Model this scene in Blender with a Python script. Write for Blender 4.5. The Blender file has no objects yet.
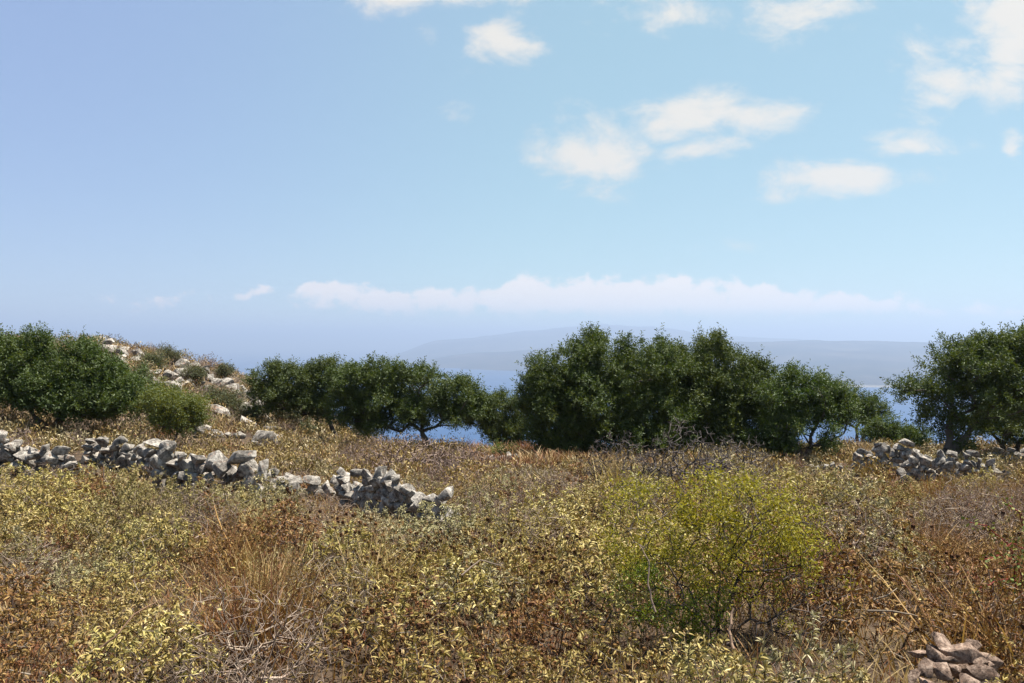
import bpy, bmesh, math, random
import numpy as np
from mathutils import Vector, noise as mnoise

# ------------------------------------------------------------------ camera, world, sun, exposure
S = bpy.context.scene
COL = S.collection
F = 1024 * 28.0 / 36.0          # focal length in photo pixels
CX, CY, CZ = 512.0, 341.5, 1.7  # photo centre, eye height
SUN_EL, SUN_AZ = 71.0, 72.0    # azimuth from straight ahead, clockwise
SUN_STRENGTH, SKY_STRENGTH, EXPOSURE = 5.0, 0.055, 1.30
HAZE_DENSITY = 1.5e-4
SEA_Z = -300.0

cam_d = bpy.data.cameras.new("camera")
cam_d.lens, cam_d.sensor_width = 28.0, 36.0
cam_d.clip_start, cam_d.clip_end = 0.1, 300000.0
cam = bpy.data.objects.new("camera", cam_d)
COL.objects.link(cam)
cam.location = (0, 0, CZ)
cam.rotation_euler = (math.radians(90), 0, 0)
S.camera = cam

S.view_settings.view_transform = 'Standard'
S.view_settings.look = 'None'
S.view_settings.exposure = EXPOSURE
S.view_settings.gamma = 1.0
S.view_settings.use_curve_mapping = False
S.render.engine = 'CYCLES'
S.cycles.max_bounces = 5
S.cycles.diffuse_bounces = 2
S.cycles.glossy_bounces = 2
S.cycles.transmission_bounces = 2
S.cycles.volume_bounces = 0
S.cycles.use_denoising = True
S.cycles.caustics_reflective = False
S.cycles.caustics_refractive = False

el, az = math.radians(SUN_EL), math.radians(SUN_AZ)
sun_dir = Vector((math.cos(el) * math.sin(az), math.cos(el) * math.cos(az), math.sin(el)))
sun_d = bpy.data.lights.new("sun", 'SUN')
sun_d.energy, sun_d.angle, sun_d.color = SUN_STRENGTH, math.radians(0.53), (1.0, 0.95, 0.86)
sun = bpy.data.objects.new("sun", sun_d)
COL.objects.link(sun)
sun.rotation_euler = sun_dir.to_track_quat('Z', 'Y').to_euler()
sun.location = sun_dir * 50


class Nodes:
    """short hand for wiring a node tree"""
    def __init__(self, tree):
        self.t = tree
        self.t.nodes.clear()

    def new(self, kind, **kw):
        n = self.t.nodes.new(kind)
        for k, v in kw.items():
            setattr(n, k, v)
        return n

    def put(self, sock, v):
        if isinstance(v, bpy.types.NodeSocket):
            self.t.links.new(v, sock)
        else:
            sock.default_value = v

    def m(self, op, a, b=0.0, c=None, clamp=False):
        n = self.new('ShaderNodeMath', operation=op, use_clamp=clamp)
        self.put(n.inputs[0], a)
        self.put(n.inputs[1], b)
        if c is not None:
            self.put(n.inputs[2], c)
        return n.outputs[0]

    def xyz(self, x, y, z):
        n = self.new('ShaderNodeCombineXYZ')
        for i, v in enumerate((x, y, z)):
            self.put(n.inputs[i], v)
        return n.outputs[0]

    def noise(self, vec, scale, detail=6.0, rough=0.55, dist=0.0):
        n = self.new('ShaderNodeTexNoise')
        if vec is not None:
            self.put(n.inputs['Vector'], vec)
        n.inputs['Scale'].default_value = scale
        n.inputs['Detail'].default_value = detail
        n.inputs['Roughness'].default_value = rough
        n.inputs['Distortion'].default_value = dist
        return n.outputs[0]

    def step(self, v, lo, hi, to0=0.0, to1=1.0):
        n = self.new('ShaderNodeMapRange', interpolation_type='SMOOTHSTEP')
        self.put(n.inputs[0], v)
        self.put(n.inputs[1], lo)
        self.put(n.inputs[2], hi)
        self.put(n.inputs[3], to0)
        self.put(n.inputs[4], to1)
        return n.outputs[0]

    def mix(self, f, a, b, blend='MIX'):
        n = self.new('ShaderNodeMix', data_type='RGBA', blend_type=blend)
        self.put(n.inputs[0], f)
        for s, v in ((n.inputs[6], a), (n.inputs[7], b)):
            if not isinstance(v, bpy.types.NodeSocket) and len(v) == 3:
                v = (*v, 1.0)
            self.put(s, v)
        return n.outputs[2]

    def ramp(self, f, stops):
        n = self.new('ShaderNodeValToRGB')
        self.put(n.inputs[0], f)
        e = n.color_ramp.elements
        while len(e) < len(stops):
            e.new(0.5)
        for s, (p, c) in zip(e, stops):
            s.position, s.color = p, (*c, 1.0)
        return n.outputs[0]


# --- sky: Nishita with cumulus scraps drawn by direction
world = bpy.data.worlds.new("World")
S.world = world
world.use_nodes = True
w = Nodes(world.node_tree)
sky = w.new('ShaderNodeTexSky', sky_type='NISHITA')
sky.sun_disc = False
sky.sun_elevation, sky.sun_rotation = el, az
sky.altitude, sky.air_density, sky.dust_density, sky.ozone_density = 900.0, 1.0, 0.05, 1.0
tc = w.new('ShaderNodeTexCoord')
sp = w.new('ShaderNodeSeparateXYZ')
w.put(sp.inputs[0], tc.outputs['Generated'])
yy = w.m('MAXIMUM', sp.outputs[1], 0.08)
u = w.m('DIVIDE', sp.outputs[0], yy)
v = w.m('DIVIDE', sp.outputs[2], yy)
wv = w.xyz(u, w.m('MULTIPLY', v, 1.7), 0.0)
nw = w.new('ShaderNodeTexNoise')
w.put(nw.inputs['Vector'], wv)
nw.inputs['Scale'].default_value, nw.inputs['Detail'].default_value = 7.0, 4.0
wsep = w.new('ShaderNodeSeparateColor')
w.put(wsep.inputs[0], nw.outputs[1])
u0, v0 = u, v
u = w.m('ADD', u, w.m('MULTIPLY', w.m('SUBTRACT', wsep.outputs[0], 0.5), 0.16))
v = w.m('ADD', v, w.m('MULTIPLY', w.m('SUBTRACT', wsep.outputs[1], 0.5), 0.07))
n1 = w.noise(wv, 11.0, 10.0, 0.64, 0.5)
n2 = w.noise(wv, 34.0, 6.0, 0.6, 0.0)
CLOUDS = [  # centre and half sizes in photo pixels, strength
    (430, -8, 85, 22, 1.0), (503, 47, 34, 28, 0.9), (413, 38, 26, 22, 0.5), (455, 108, 34, 9, 0.42),
    (598, 152, 62, 36, 1.0), (552, 160, 36, 18, 0.75), (712, 112, 84, 24, 1.0), (700, 146, 46, 12, 0.75), (838, 184, 84, 20, 1.15),
    (1012, 22, 48, 46, 1.1), (985, 86, 66, 24, 1.0), (945, 104, 30, 14, 0.7), (968, 48, 40, 34, 0.6), (940, 75, 50, 60, 0.45), (903, 143, 56, 16, 0.85),
    (812, 8, 62, 24, 0.8), (780, 30, 36, 18, 0.4), (655, 14, 68, 20, 0.75), (1020, 144, 16, 12, 0.8), (740, 245, 90, 14, 0.25)]
field = None
for (px, py, rx, ry, amp) in CLOUDS:
    cu, cv = (px - CX) / F, (CY - py) / F
    a = w.m('MULTIPLY', w.m('SUBTRACT', u, cu), F / rx)
    b = w.m('MULTIPLY', w.m('SUBTRACT', v, cv), F / ry)
    r2 = w.m('ADD', w.m('MULTIPLY', a, a), w.m('MULTIPLY', b, b))
    f = w.m('MULTIPLY', w.m('POWER', 2.718, w.m('MULTIPLY', r2, -0.9)), amp)
    field = f if field is None else w.m('MAXIMUM', field, f)
fld = w.m('ADD', field, w.m('MULTIPLY', w.m('SUBTRACT', n1, 0.5), 1.7))
fld = w.m('ADD', fld, w.m('MULTIPLY', w.m('SUBTRACT', n2, 0.5), 0.6))
high = w.m('MULTIPLY', w.step(fld, 0.24, 1.0), w.step(field, 0.05, 0.3))
u, v = u0, v0
# the long bank of small cumulus low over the far coast
bw = w.xyz(w.m('MULTIPLY', u, 1.0), w.m('MULTIPLY', v, 1.2), 3.7)
bn = w.noise(bw, 16.0, 5.0, 0.6)
v = w.m('ADD', v, w.m('MULTIPLY', w.m('SUBTRACT', bn, 0.5), 0.06))
n3 = w.noise(bw, 40.0, 8.0, 0.6, 0.3)
n4 = w.noise(w.xyz(u, 0.0, 1.3), 5.0, 4.0, 0.55)
BANK = [(375, 301, 80, 13, 0.9), (480, 302, 90, 14, 0.95), (565, 299, 80, 17, 1.0), (650, 297, 90, 19, 1.05), (740, 302, 80, 16, 0.95), (840, 308, 95, 11, 0.85),
        (940, 312, 60, 8, 0.6), (320, 295, 24, 12, 0.8), (255, 294, 22, 6, 0.6), (160, 302, 70, 7, 0.4), (1000, 312, 40, 8, 0.6)]
bf = None
for (px, py, rx, ry, amp) in BANK:
    cu, cv = (px - CX) / F, (CY - py) / F
    a = w.m('MULTIPLY', w.m('SUBTRACT', u, cu), F / rx)
    b = w.m('MULTIPLY', w.m('SUBTRACT', v, cv), F / ry)
    r2 = w.m('ADD', w.m('POWER', w.m('ABSOLUTE', a), 4.0), w.m('MULTIPLY', b, b))
    f = w.m('MULTIPLY', w.m('POWER', 2.718, w.m('MULTIPLY', r2, -0.8)), amp)
    bf = f if bf is None else w.m('MAXIMUM', bf, f)
bank = w.m('ADD', bf, w.m('MULTIPLY', w.m('SUBTRACT', n3, 0.5), 1.7))
bank = w.m('MULTIPLY', w.step(bank, 0.28, 0.74), w.step(bf, 0.08, 0.35))
# softened flat underside
bank = w.m('MULTIPLY', bank, w.step(v0, (CY - 322) / F, (CY - 304) / F, 0.15, 1.0))
front = w.step(sp.outputs[1], 0.05, 0.15)
CLOUD_OUT = (6.9, 6.35, 5.6)
skyc = w.mix(1.0, sky.outputs[0], (1.30, 1.25, 1.10), 'MULTIPLY')
side = w.step(w.m('ADD', w.m('MULTIPLY', sp.outputs[0], 1.0), w.m('MULTIPLY', sp.outputs[2], -0.25)), -0.62, 0.05)
pastel = w.mix(side, (2.35, 3.25, 5.6), (2.85, 4.65, 5.25))
skyc = w.mix(w.step(sp.outputs[2], 0.75, 0.40, 0.0, 0.62), skyc, pastel)
c1 = w.mix(w.m('MULTIPLY', w.m('MULTIPLY', high, 0.86), front), skyc, CLOUD_OUT)
c2 = w.mix(w.m('MULTIPLY', w.m('MULTIPLY', bank, 0.78), front), c1, (9.0, 7.8, 7.0))
bg = w.new('ShaderNodeBackground')
w.put(bg.inputs[0], c2)
bg.inputs[1].default_value = SKY_STRENGTH
wo = w.new('ShaderNodeOutputWorld')
w.t.links.new(bg.outputs[0], wo.inputs[0])


# ------------------------------------------------------------------ small helpers
def R(seed):
    return np.random.default_rng(seed)


def unit(v):
    return v / np.maximum(np.linalg.norm(v, axis=-1, keepdims=True), 1e-9)


def sstep(a, b, x):
    t = np.clip((x - a) / (b - a), 0, 1)
    return t * t * (3 - 2 * t)


def tag(o, label=None, cat=None, group=None, kind=None):
    for k, val in (("label", label), ("category", cat), ("group", group), ("kind", kind)):
        if val:
            o[k] = val
    return o


def empty(name, loc, label=None, cat=None, group=None):
    o = bpy.data.objects.new(name, None)
    o.empty_display_size = 0.1
    o.location = loc
    COL.objects.link(o)
    return tag(o, label, cat, group)


def copy_tree(o, parent=None):
    c = o.copy()
    COL.objects.link(c)
    if parent is not None:
        c.parent = parent
    for ch in o.children:
        copy_tree(ch, c)
    return c


class MB:
    """collects quads with a colour per vertex; build() links them as one mesh object"""
    def __init__(self):
        self.v, self.q, self.c, self.n = [], [], [], 0

    def add(self, v, q, c):
        v = np.asarray(v, np.float32).reshape(-1, 3)
        c = np.asarray(c, np.float32)
        if c.ndim == 1:
            c = np.broadcast_to(c, (len(v), 3))
        self.v.append(v)
        self.q.append(np.asarray(q, np.int32).reshape(-1, 4) + self.n)
        self.c.append(c)
        self.n += len(v)

    def mesh(self, name, mat, smooth=False):
        v, q, c = np.concatenate(self.v), np.concatenate(self.q), np.concatenate(self.c)
        me = bpy.data.meshes.new(name)
        me.vertices.add(len(v))
        me.vertices.foreach_set("co", v.ravel())
        me.loops.add(len(q) * 4)
        me.loops.foreach_set("vertex_index", q.ravel())
        me.polygons.add(len(q))
        me.polygons.foreach_set("loop_start", np.arange(0, len(q) * 4, 4, dtype=np.int32))
        if smooth:
            me.polygons.foreach_set("use_smooth", np.ones(len(q), bool))
        at = me.attributes.new("tone", 'FLOAT_COLOR', 'POINT')
        at.data.foreach_set("color", np.concatenate([c, np.ones((len(c), 1), np.float32)], 1).astype(np.float32).ravel())
        me.update(calc_edges=True)
        me.materials.append(mat)
        return me

    def build(self, name, mat, parent=None, smooth=False):
        o = bpy.data.objects.new(name, self.mesh(name, mat, smooth))
        COL.objects.link(o)
        if parent is not None:
            o.parent = parent
        return o


def perp(d, rng=None):
    """two unit vectors square to each d"""
    if rng is None:
        ref = np.where(np.abs(d[:, 2:3]) < 0.9, np.array([[0, 0, 1.0]]), np.array([[1.0, 0, 0]]))
    else:
        ref = rng.normal(size=d.shape)
    a = unit(np.cross(d, ref))
    return a, np.cross(d, a)


def tubes(mb, p0, p1, r0, r1, col, sides=4):
    """one frustum per edge"""
    p0, p1 = np.asarray(p0, float), np.asarray(p1, float)
    n = len(p0)
    if n == 0:
        return
    d = unit(p1 - p0)
    a, b = perp(d)
    th = np.arange(sides) * 2 * np.pi / sides
    ring = np.cos(th)[None, :, None] * a[:, None] + np.sin(th)[None, :, None] * b[:, None]
    v = np.stack([p0[:, None] + ring * np.reshape(r0, (-1, 1, 1)), p1[:, None] + ring * np.reshape(r1, (-1, 1, 1))], 1)
    k = np.arange(sides)
    k2 = (k + 1) % sides
    q = np.stack([k, k2, k2 + sides, k + sides], -1)
    q = q[None] + (np.arange(n) * 2 * sides)[:, None, None]
    col = np.asarray(col, float)
    if col.ndim == 2:
        col = np.repeat(col, 2 * sides, 0)
    mb.add(v, q, col)


def leaves(mb, p, d, L, W, col, rng, curved=False, droop=0.25):
    """many leaves; flat rhombus, or three-quad blades that curve over"""
    n = len(p)
    if n == 0:
        return
    L, W = np.broadcast_to(L, n)[:, None], np.broadcast_to(W, n)[:, None]
    d = unit(d)
    s, nn = perp(d, rng)
    flip = np.sign(nn[:, 2:3] + 1e-6)
    nn, s = nn * flip, s * flip
    if not curved:
        m = p + d * L * 0.45 + nn * L * 0.06
        v = np.stack([p, m + s * W * 0.5, p + d * L, m - s * W * 0.5], 1)
        q = np.arange(n * 4).reshape(n, 4)
        mb.add(v, q, np.repeat(col, 4, 0))
        return
    rows = []
    for t, wd in ((0, 0.18), (0.33, 0.95), (0.7, 0.8), (1.0, 0.08)):
        c = p + d * L * t
        c = c - np.array([0, 0, 1.0]) * (L * droop * t * t)
        rows += [c + s * W * wd * 0.5, c - s * W * wd * 0.5]
    v = np.stack(rows, 1)
    q = np.array([[0, 2, 3, 1], [2, 4, 5, 3], [4, 6, 7, 5]])[None] + (np.arange(n) * 8)[:, None, None]
    mb.add(v, q, np.repeat(col, 8, 0))


def graph(base, targets, rng, seg=0.25, wob=0.12, tip=0.004, power=2.3, lift=0.25):
    """a branching skeleton that reaches every target from the base: positions, parents, radii"""
    pos, par = [np.array(base, float)], [-1]
    order = np.argsort(np.linalg.norm(targets - pos[0], axis=1))
    depth = [0.0]
    for i in order:
        t = targets[i]
        P = np.array(pos)
        dist = np.linalg.norm(P - t, axis=1) + 0.25 * np.array(depth) + np.where(P[:, 2] > t[2] + 0.05, 0.4, 0)
        k = int(np.argmin(dist))
        a = P[k]
        ln = np.linalg.norm(t - a)
        m = max(1, int(ln / seg))
        up = np.array([0, 0, lift * ln])
        prev = k
        for j in range(1, m + 1):
            s = j / m
            q = a + (t - a) * s + up * s * (1 - s) + (rng.normal(size=3) * wob * seg if j < m else 0)
            pos.append(q)
            par.append(prev)
            depth.append(depth[prev] + ln / m)
            prev = len(pos) - 1
    n = len(pos)
    acc = np.zeros(n)
    kids = np.zeros(n)
    for i in range(n - 1, -1, -1):
        if kids[i] == 0:
            acc[i] = tip ** power
        if par[i] >= 0:
            acc[par[i]] += acc[i]
            kids[par[i]] += 1
    return np.array(pos), np.array(par), acc ** (1 / power), kids == 0


def graph_mesh(mb, g, rng, cols, sides=5, rmax=None):
    pos, par, rad, tips = g
    if rmax:
        rad = np.minimum(rad, rmax)
    i = np.arange(1, len(pos))
    c = cols[rng.integers(0, len(cols), len(i))] * rng.uniform(0.8, 1.2, (len(i), 1))
    tubes(mb, pos[par[i]], pos[i], rad[par[i]] * np.where(rad[par[i]] > 2.2 * rad[i], 0.6, 1.0), rad[i], c, sides)


def P(px, py, d):
    return np.array([(px - CX) / F * d, d, CZ - (py - CY) / F * d])


# ------------------------------------------------------------------ materials
def plant_mat(name, rough=0.6, trans=0.3, back=None, jitter=0.12, spec=0.3):
    mat = bpy.data.materials.new(name)
    mat.use_nodes = True
    k = Nodes(mat.node_tree)
    at = k.new('ShaderNodeAttribute', attribute_name="tone")
    oi = k.new('ShaderNodeObjectInfo')
    hs = k.new('ShaderNodeHueSaturation')
    k.put(hs.inputs['Hue'], k.m('ADD', 0.5, k.m('MULTIPLY', k.m('SUBTRACT', oi.outputs['Random'], 0.5), 0.03)))
    k.put(hs.inputs['Value'], k.m('ADD', 1.0, k.m('MULTIPLY', k.m('SUBTRACT', oi.outputs['Random'], 0.5), jitter * 2)))
    k.put(hs.inputs['Color'], at.outputs['Color'])
    c = hs.outputs[0]
    if back:
        ge = k.new('ShaderNodeNewGeometry')
        c = k.mix(k.m('MULTIPLY', ge.outputs['Backfacing'], 0.7), c, back)
    pb = k.new('ShaderNodeBsdfPrincipled')
    k.put(pb.inputs['Base Color'], c)
    pb.inputs['Roughness'].default_value = rough
    pb.inputs['Specular IOR Level'].default_value = spec
    out = k.new('ShaderNodeOutputMaterial')
    if trans > 0:
        tr = k.new('ShaderNodeBsdfTranslucent')
        k.put(tr.inputs[0], k.mix(1.0, c, (1.25, 1.2, 0.6), 'MULTIPLY'))
        mx = k.new('ShaderNodeMixShader')
        mx.inputs[0].default_value = trans
        k.t.links.new(pb.outputs[0], mx.inputs[1])
        k.t.links.new(tr.outputs[0], mx.inputs[2])
        k.t.links.new(mx.outputs[0], out.inputs[0])
    else:
        k.t.links.new(pb.outputs[0], out.inputs[0])
    return mat


def stone_mat(name, light, mid, dark, stain):
    mat = bpy.data.materials.new(name)
    mat.use_nodes = True
    k = Nodes(mat.node_tree)
    tcn = k.new('ShaderNodeTexCoord')
    oi = k.new('ShaderNodeObjectInfo')
    off = k.new('ShaderNodeVectorMath', operation='ADD')
    k.put(off.inputs[0], tcn.outputs['Object'])
    k.put(off.inputs[1], k.xyz(k.m('MULTIPLY', oi.outputs['Random'], 37.0), k.m('MULTIPLY', oi.outputs['Random'], 91.0), 0.0))
    vec = off.outputs[0]
    a = k.noise(vec, 3.0, 8, 0.65)
    b = k.noise(vec, 11.0, 6, 0.7)
    s = k.noise(vec, 5.0, 3, 0.5, 0.6)
    c = k.ramp(k.m('ADD', k.m('MULTIPLY', a, 0.6), k.m('MULTIPLY', b, 0.4)), [(0.39, dark), (0.49, mid), (0.60, light)])
    c = k.mix(k.step(s, 0.60, 0.72, 0.0, 0.6), c, stain)
    hs = k.new('ShaderNodeHueSaturation')
    k.put(hs.inputs['Value'], k.m('ADD', 0.78, k.m('MULTIPLY', oi.outputs['Random'], 0.42)))
    k.put(hs.inputs['Color'], c)
    pb = k.new('ShaderNodeBsdfPrincipled')
    k.put(pb.inputs['Base Color'], hs.outputs[0])
    pb.inputs['Roughness'].default_value = 0.9
    pb.inputs['Specular IOR Level'].default_value = 0.2
    bp = k.new('ShaderNodeBump')
    bp.inputs['Strength'].default_value = 0.8
    bp.inputs['Distance'].default_value = 0.03
    k.put(bp.inputs['Height'], k.m('ADD', k.m('ADD', a, k.m('MULTIPLY', b, 0.8)), k.m('MULTIPLY', k.noise(vec, 38.0, 5, 0.7), 0.45)))
    k.t.links.new(bp.outputs[0], pb.inputs['Normal'])
    out = k.new('ShaderNodeOutputMaterial')
    k.t.links.new(pb.outputs[0], out.inputs[0])
    return mat


def bark_mat(name):
    return plant_mat(name, rough=0.9, trans=0.0, jitter=0.1, spec=0.15)


M_LEAF = plant_mat("scrub_leaf", 0.65, 0.12)
M_STEM = bark_mat("scrub_stem")
M_HEAD = plant_mat("dry_head", 0.9, 0.0)
M_GRASS = plant_mat("dry_grass_blade", 0.75, 0.2)
M_OLIVE = plant_mat("olive_leaf", 0.6, 0.22, back=(0.07, 0.09, 0.04), jitter=0.1, spec=0.25)
M_BUSH = plant_mat("bush_leaf", 0.5, 0.35)
M_BARK = bark_mat("olive_bark")
M_STONE = stone_mat("limestone", (0.47, 0.425, 0.365), (0.20, 0.178, 0.152), (0.048, 0.042, 0.038), (0.30, 0.17, 0.11))
M_TAN = stone_mat("reddish_limestone", (0.46, 0.34, 0.26), (0.22, 0.15, 0.11), (0.055, 0.035, 0.027), (0.30, 0.18, 0.115))


# ------------------------------------------------------------------ ground, sea, far land, haze
def ground_z(x, y):
    x, y = np.asarray(x, float), np.asarray(y, float)
    z = -0.07 * np.clip(y, -60, 4000) + 0.02 * np.clip(-y - 60, 0, 500)
    hill = np.interp(x, [-60, -30, -23, -20, -16, -12.5, -9, -5.5], [1.2, 2.4, 3.5, 3.75, 2.75, 1.5, 0.75, 0.2])
    z = z + hill * sstep(10, 40, y)
    z = z + 0.06 * np.clip(-x - 3, 0, 12) * sstep(8, 20, y)
    edge = 31 + 17 * sstep(-4, -13, x)
    t = (y - edge) / 3.0
    z = z - 0.45 * 3.0 * np.where(t > 20, t, np.log1p(np.exp(np.minimum(t, 20))))
    near = np.exp(-((np.abs(x) + np.abs(y)) / 120.0) ** 2)
    z = z + near * (0.10 * np.sin(0.9 * x + 0.4 * y) * np.sin(0.7 * y - 0.5 * x + 1.0) + 0.05 * np.sin(2.3 * x + 1.1) * np.sin(1.9 * y)
                    - 0.10 * np.sin(1.0) * 0)
    far = sstep(60, 400, np.hypot(x, y))
    z = z + far * (6 * np.sin(x * 0.013 + 1.0) * np.sin(y * 0.011))
    return np.maximum(z, SEA_Z - 6)


def make_ground():
    n = 360
    t = np.linspace(-1, 1, n)
    ax = 1600 * np.sinh(5.2 * t) / np.sinh(5.2)
    ay = ax + 14
    X, Y = np.meshgrid(ax, ay)
    Z = ground_z(X, Y)
    mb = MB()
    idx = np.arange(n * n).reshape(n, n)
    q = np.stack([idx[:-1, :-1], idx[:-1, 1:], idx[1:, 1:], idx[1:, :-1]], -1)
    mb.add(np.stack([X, Y, Z], -1), q, np.array([0.1, 0.08, 0.05]))
    mat = bpy.data.materials.new("soil")
    mat.use_nodes = True
    k = Nodes(mat.node_tree)
    tcn = k.new('ShaderNodeTexCoord')
    vec = tcn.outputs['Object']
    a, b, c = k.noise(vec, 0.55, 6, 0.6), k.noise(vec, 7.0, 8, 0.7), k.noise(vec, 38.0, 4, 0.7)
    col = k.ramp(k.m('ADD', k.m('MULTIPLY', a, 0.45), k.m('MULTIPLY', b, 0.55)),
                 [(0.36, (0.030, 0.016, 0.009)), (0.48, (0.065, 0.038, 0.020)), (0.58, (0.11, 0.072, 0.036)), (0.7, (0.16, 0.115, 0.06))])
    col = k.mix(k.step(c, 0.58, 0.68, 0, 0.6), col, (0.20, 0.145, 0.075))
    pb = k.new('ShaderNodeBsdfPrincipled')
    k.put(pb.inputs['Base Color'], col)
    pb.inputs['Roughness'].default_value = 0.95
    bp = k.new('ShaderNodeBump')
    bp.inputs['Strength'].default_value = 0.9
    bp.inputs['Distance'].default_value = 0.05
    k.put(bp.inputs['Height'], k.m('ADD', b, c))
    k.t.links.new(bp.outputs[0], pb.inputs['Normal'])
    out = k.new('ShaderNodeOutputMaterial')
    k.t.links.new(pb.outputs[0], out.inputs[0])
    return tag(mb.build("ground", mat, smooth=True), "dry hillside slope of brown soil and litter under the scrub", "ground", kind="structure")


make_ground()


def make_sea():
    mb = MB()
    r = 60000.0
    mb.add([[-r, -r, SEA_Z], [r, -r, SEA_Z], [r, r, SEA_Z], [-r, r, SEA_Z]], [[0, 1, 2, 3]], np.array([0.01, 0.05, 0.1]))
    mat = bpy.data.materials.new("sea_water")
    mat.use_nodes = True
    k = Nodes(mat.node_tree)
    tcn = k.new('ShaderNodeTexCoord')
    mp = k.new('ShaderNodeMapping')
    mp.inputs['Scale'].default_value = (0.0006, 0.0014, 1)
    k.put(mp.inputs[0], tcn.outputs['Object'])
    a = k.noise(mp.outputs[0], 1.0, 6, 0.6)
    pb = k.new('ShaderNodeBsdfPrincipled')
    k.put(pb.inputs['Base Color'], k.ramp(a, [(0.4, (0.010, 0.045, 0.12)), (0.6, (0.016, 0.058, 0.15))]))
    pb.inputs['Roughness'].default_value = 0.55
    pb.inputs['IOR'].default_value = 1.33
    pb.inputs['Specular IOR Level'].default_value = 0.25
    out = k.new('ShaderNodeOutputMaterial')
    k.t.links.new(pb.outputs[0], out.inputs[0])
    return tag(mb.build("sea", mat), "wide blue sea far below the hillside", "sea", kind="structure")


make_sea()


def fbm2(x, y, seed, octs=5):
    out = np.zeros_like(x, dtype=float)
    flat = [0.0] * x.size
    xs, ys = x.ravel(), y.ravel()
    for i in range(x.size):
        flat[i] = mnoise.fractal(Vector((xs[i], ys[i], seed)), 0.9, 2.1, octs)
    return np.array(flat).reshape(x.shape)


def far_land(name, label, a0, a1, d0, d1, prof, seed, na=260, nd=60, rough=0.22):
    """land across the water: azimuths in photo columns, distance d0 (shore) to d1, profile = heights of its ridge above the sea"""
    A = np.linspace(a0, a1, na)
    T = np.linspace(0, 1, nd)
    AA, TT = np.meshgrid(A, T)
    dn = np.interp(AA, [p[0] for p in prof], [p[1] for p in prof])      # shore distance
    rg = np.interp(AA, [p[0] for p in prof], [p[2] for p in prof])      # ridge height
    D = dn + (d1 - dn) * TT
    X = (AA - CX) / F * D
    Y = D
    nz = fbm2(X / 1500.0, Y / 1500.0, seed)
    shape = sstep(0, 0.75, TT)
    Z = SEA_Z - 3 + (rg + 3) * shape * (1 + rough * nz) * (1 - 0.35 * sstep(0.8, 1.0, TT)) + 14 * sstep(0, 0.04, TT) * (1 + nz)
    e = sstep(a0, a0 + 60, AA) * sstep(a1, a1 - 60, AA)
    Z = SEA_Z - 3 + (Z - SEA_Z + 3) * e
    mb = MB()
    idx = np.arange(na * nd).reshape(nd, na)
    q = np.stack([idx[:-1, :-1], idx[:-1, 1:], idx[1:, 1:], idx[1:, :-1]], -1)
    mb.add(np.stack([X, Y, Z], -1), q, np.array([0.2, 0.15, 0.1]))
    mat = bpy.data.materials.new(name + "_hazed_soil")
    mat.use_nodes = True
    k = Nodes(mat.node_tree)
    tcn = k.new('ShaderNodeTexCoord')
    a = k.noise(tcn.outputs['Object'], 0.0016, 9, 0.68)
    ge = k.new('ShaderNodeSeparateXYZ')
    k.put(ge.inputs[0], tcn.outputs['Object'])
    col = k.ramp(a, [(0.38, (0.010, 0.018, 0.024)), (0.50, (0.026, 0.030, 0.034)), (0.66, (0.070, 0.062, 0.058))])  # darkened and blued: part of the distance haze is put into the colour
    shore = k.m('MULTIPLY', k.step(ge.outputs[2], SEA_Z + 4, SEA_Z + 12, 0.3, 0.0), k.step(ge.outputs[0], 1200.0, 2200.0))
    col = k.mix(shore, col, (0.45, 0.40, 0.33))
    pb = k.new('ShaderNodeBsdfPrincipled')
    k.put(pb.inputs['Base Color'], col)
    pb.inputs['Roughness'].default_value = 1.0
    pb.inputs['Specular IOR Level'].default_value = 0.0
    out = k.new('ShaderNodeOutputMaterial')
    k.t.links.new(pb.outputs[0], out.inputs[0])
    return tag(mb.build(name, mat, smooth=True), label, "hills", kind="structure")


far_land("coastal_hills", "hazy low brown coast across the water", 400, 1250, 5000, 11500,
         [(400, 9500, 60), (470, 8600, 130), (560, 7600, 200), (640, 6600, 255), (760, 5700, 285), (860, 5200, 282), (940, 5100, 262), (1250, 5000, 240)], 3.1, rough=0.12)
far_land("distant_mountains", "faint blue mountain ridge behind the far coast", 380, 900, 12000, 17500,
         [(380, 12000, 220), (440, 12000, 330), (500, 12000, 430), (560, 12000, 575), (592, 12000, 645), (625, 12000, 600), (680, 12000, 480), (760, 12000, 330), (900, 12000, 250)], 7.7, nd=40, rough=0.09)


def make_haze():
    bm = bmesh.new()
    bmesh.ops.create_cube(bm, size=1.0)
    lo, hi = SEA_Z - 8.0, 370.0
    for vt in bm.verts:
        vt.co = Vector((vt.co.x * 124000, vt.co.y * 124000, lo if vt.co.z < 0 else hi))
    me = bpy.data.meshes.new("haze")
    bm.to_mesh(me)
    bm.free()
    mat = bpy.data.materials.new("haze_air")
    mat.use_nodes = True
    k = Nodes(mat.node_tree)
    vol = k.new('ShaderNodeVolumePrincipled')
    vol.inputs['Color'].default_value = (0.61, 0.745, 1.0, 1)
    vol.inputs['Density'].default_value = HAZE_DENSITY
    vol.inputs['Density Attribute'].default_value = ""
    vol.inputs['Color Attribute'].default_value = ""
    vol.inputs['Anisotropy'].default_value = 0.4
    out = k.new('ShaderNodeOutputMaterial')
    k.t.links.new(vol.outputs[0], out.inputs['Volume'])
    try:
        mat.cycles.homogeneous_volume = True
    except Exception:
        pass
    me.materials.append(mat)
    o = bpy.data.objects.new("haze", me)
    COL.objects.link(o)
    tag(o, "pale blue summer haze over the sea and far coast", "haze", kind="stuff")


make_haze()

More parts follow.
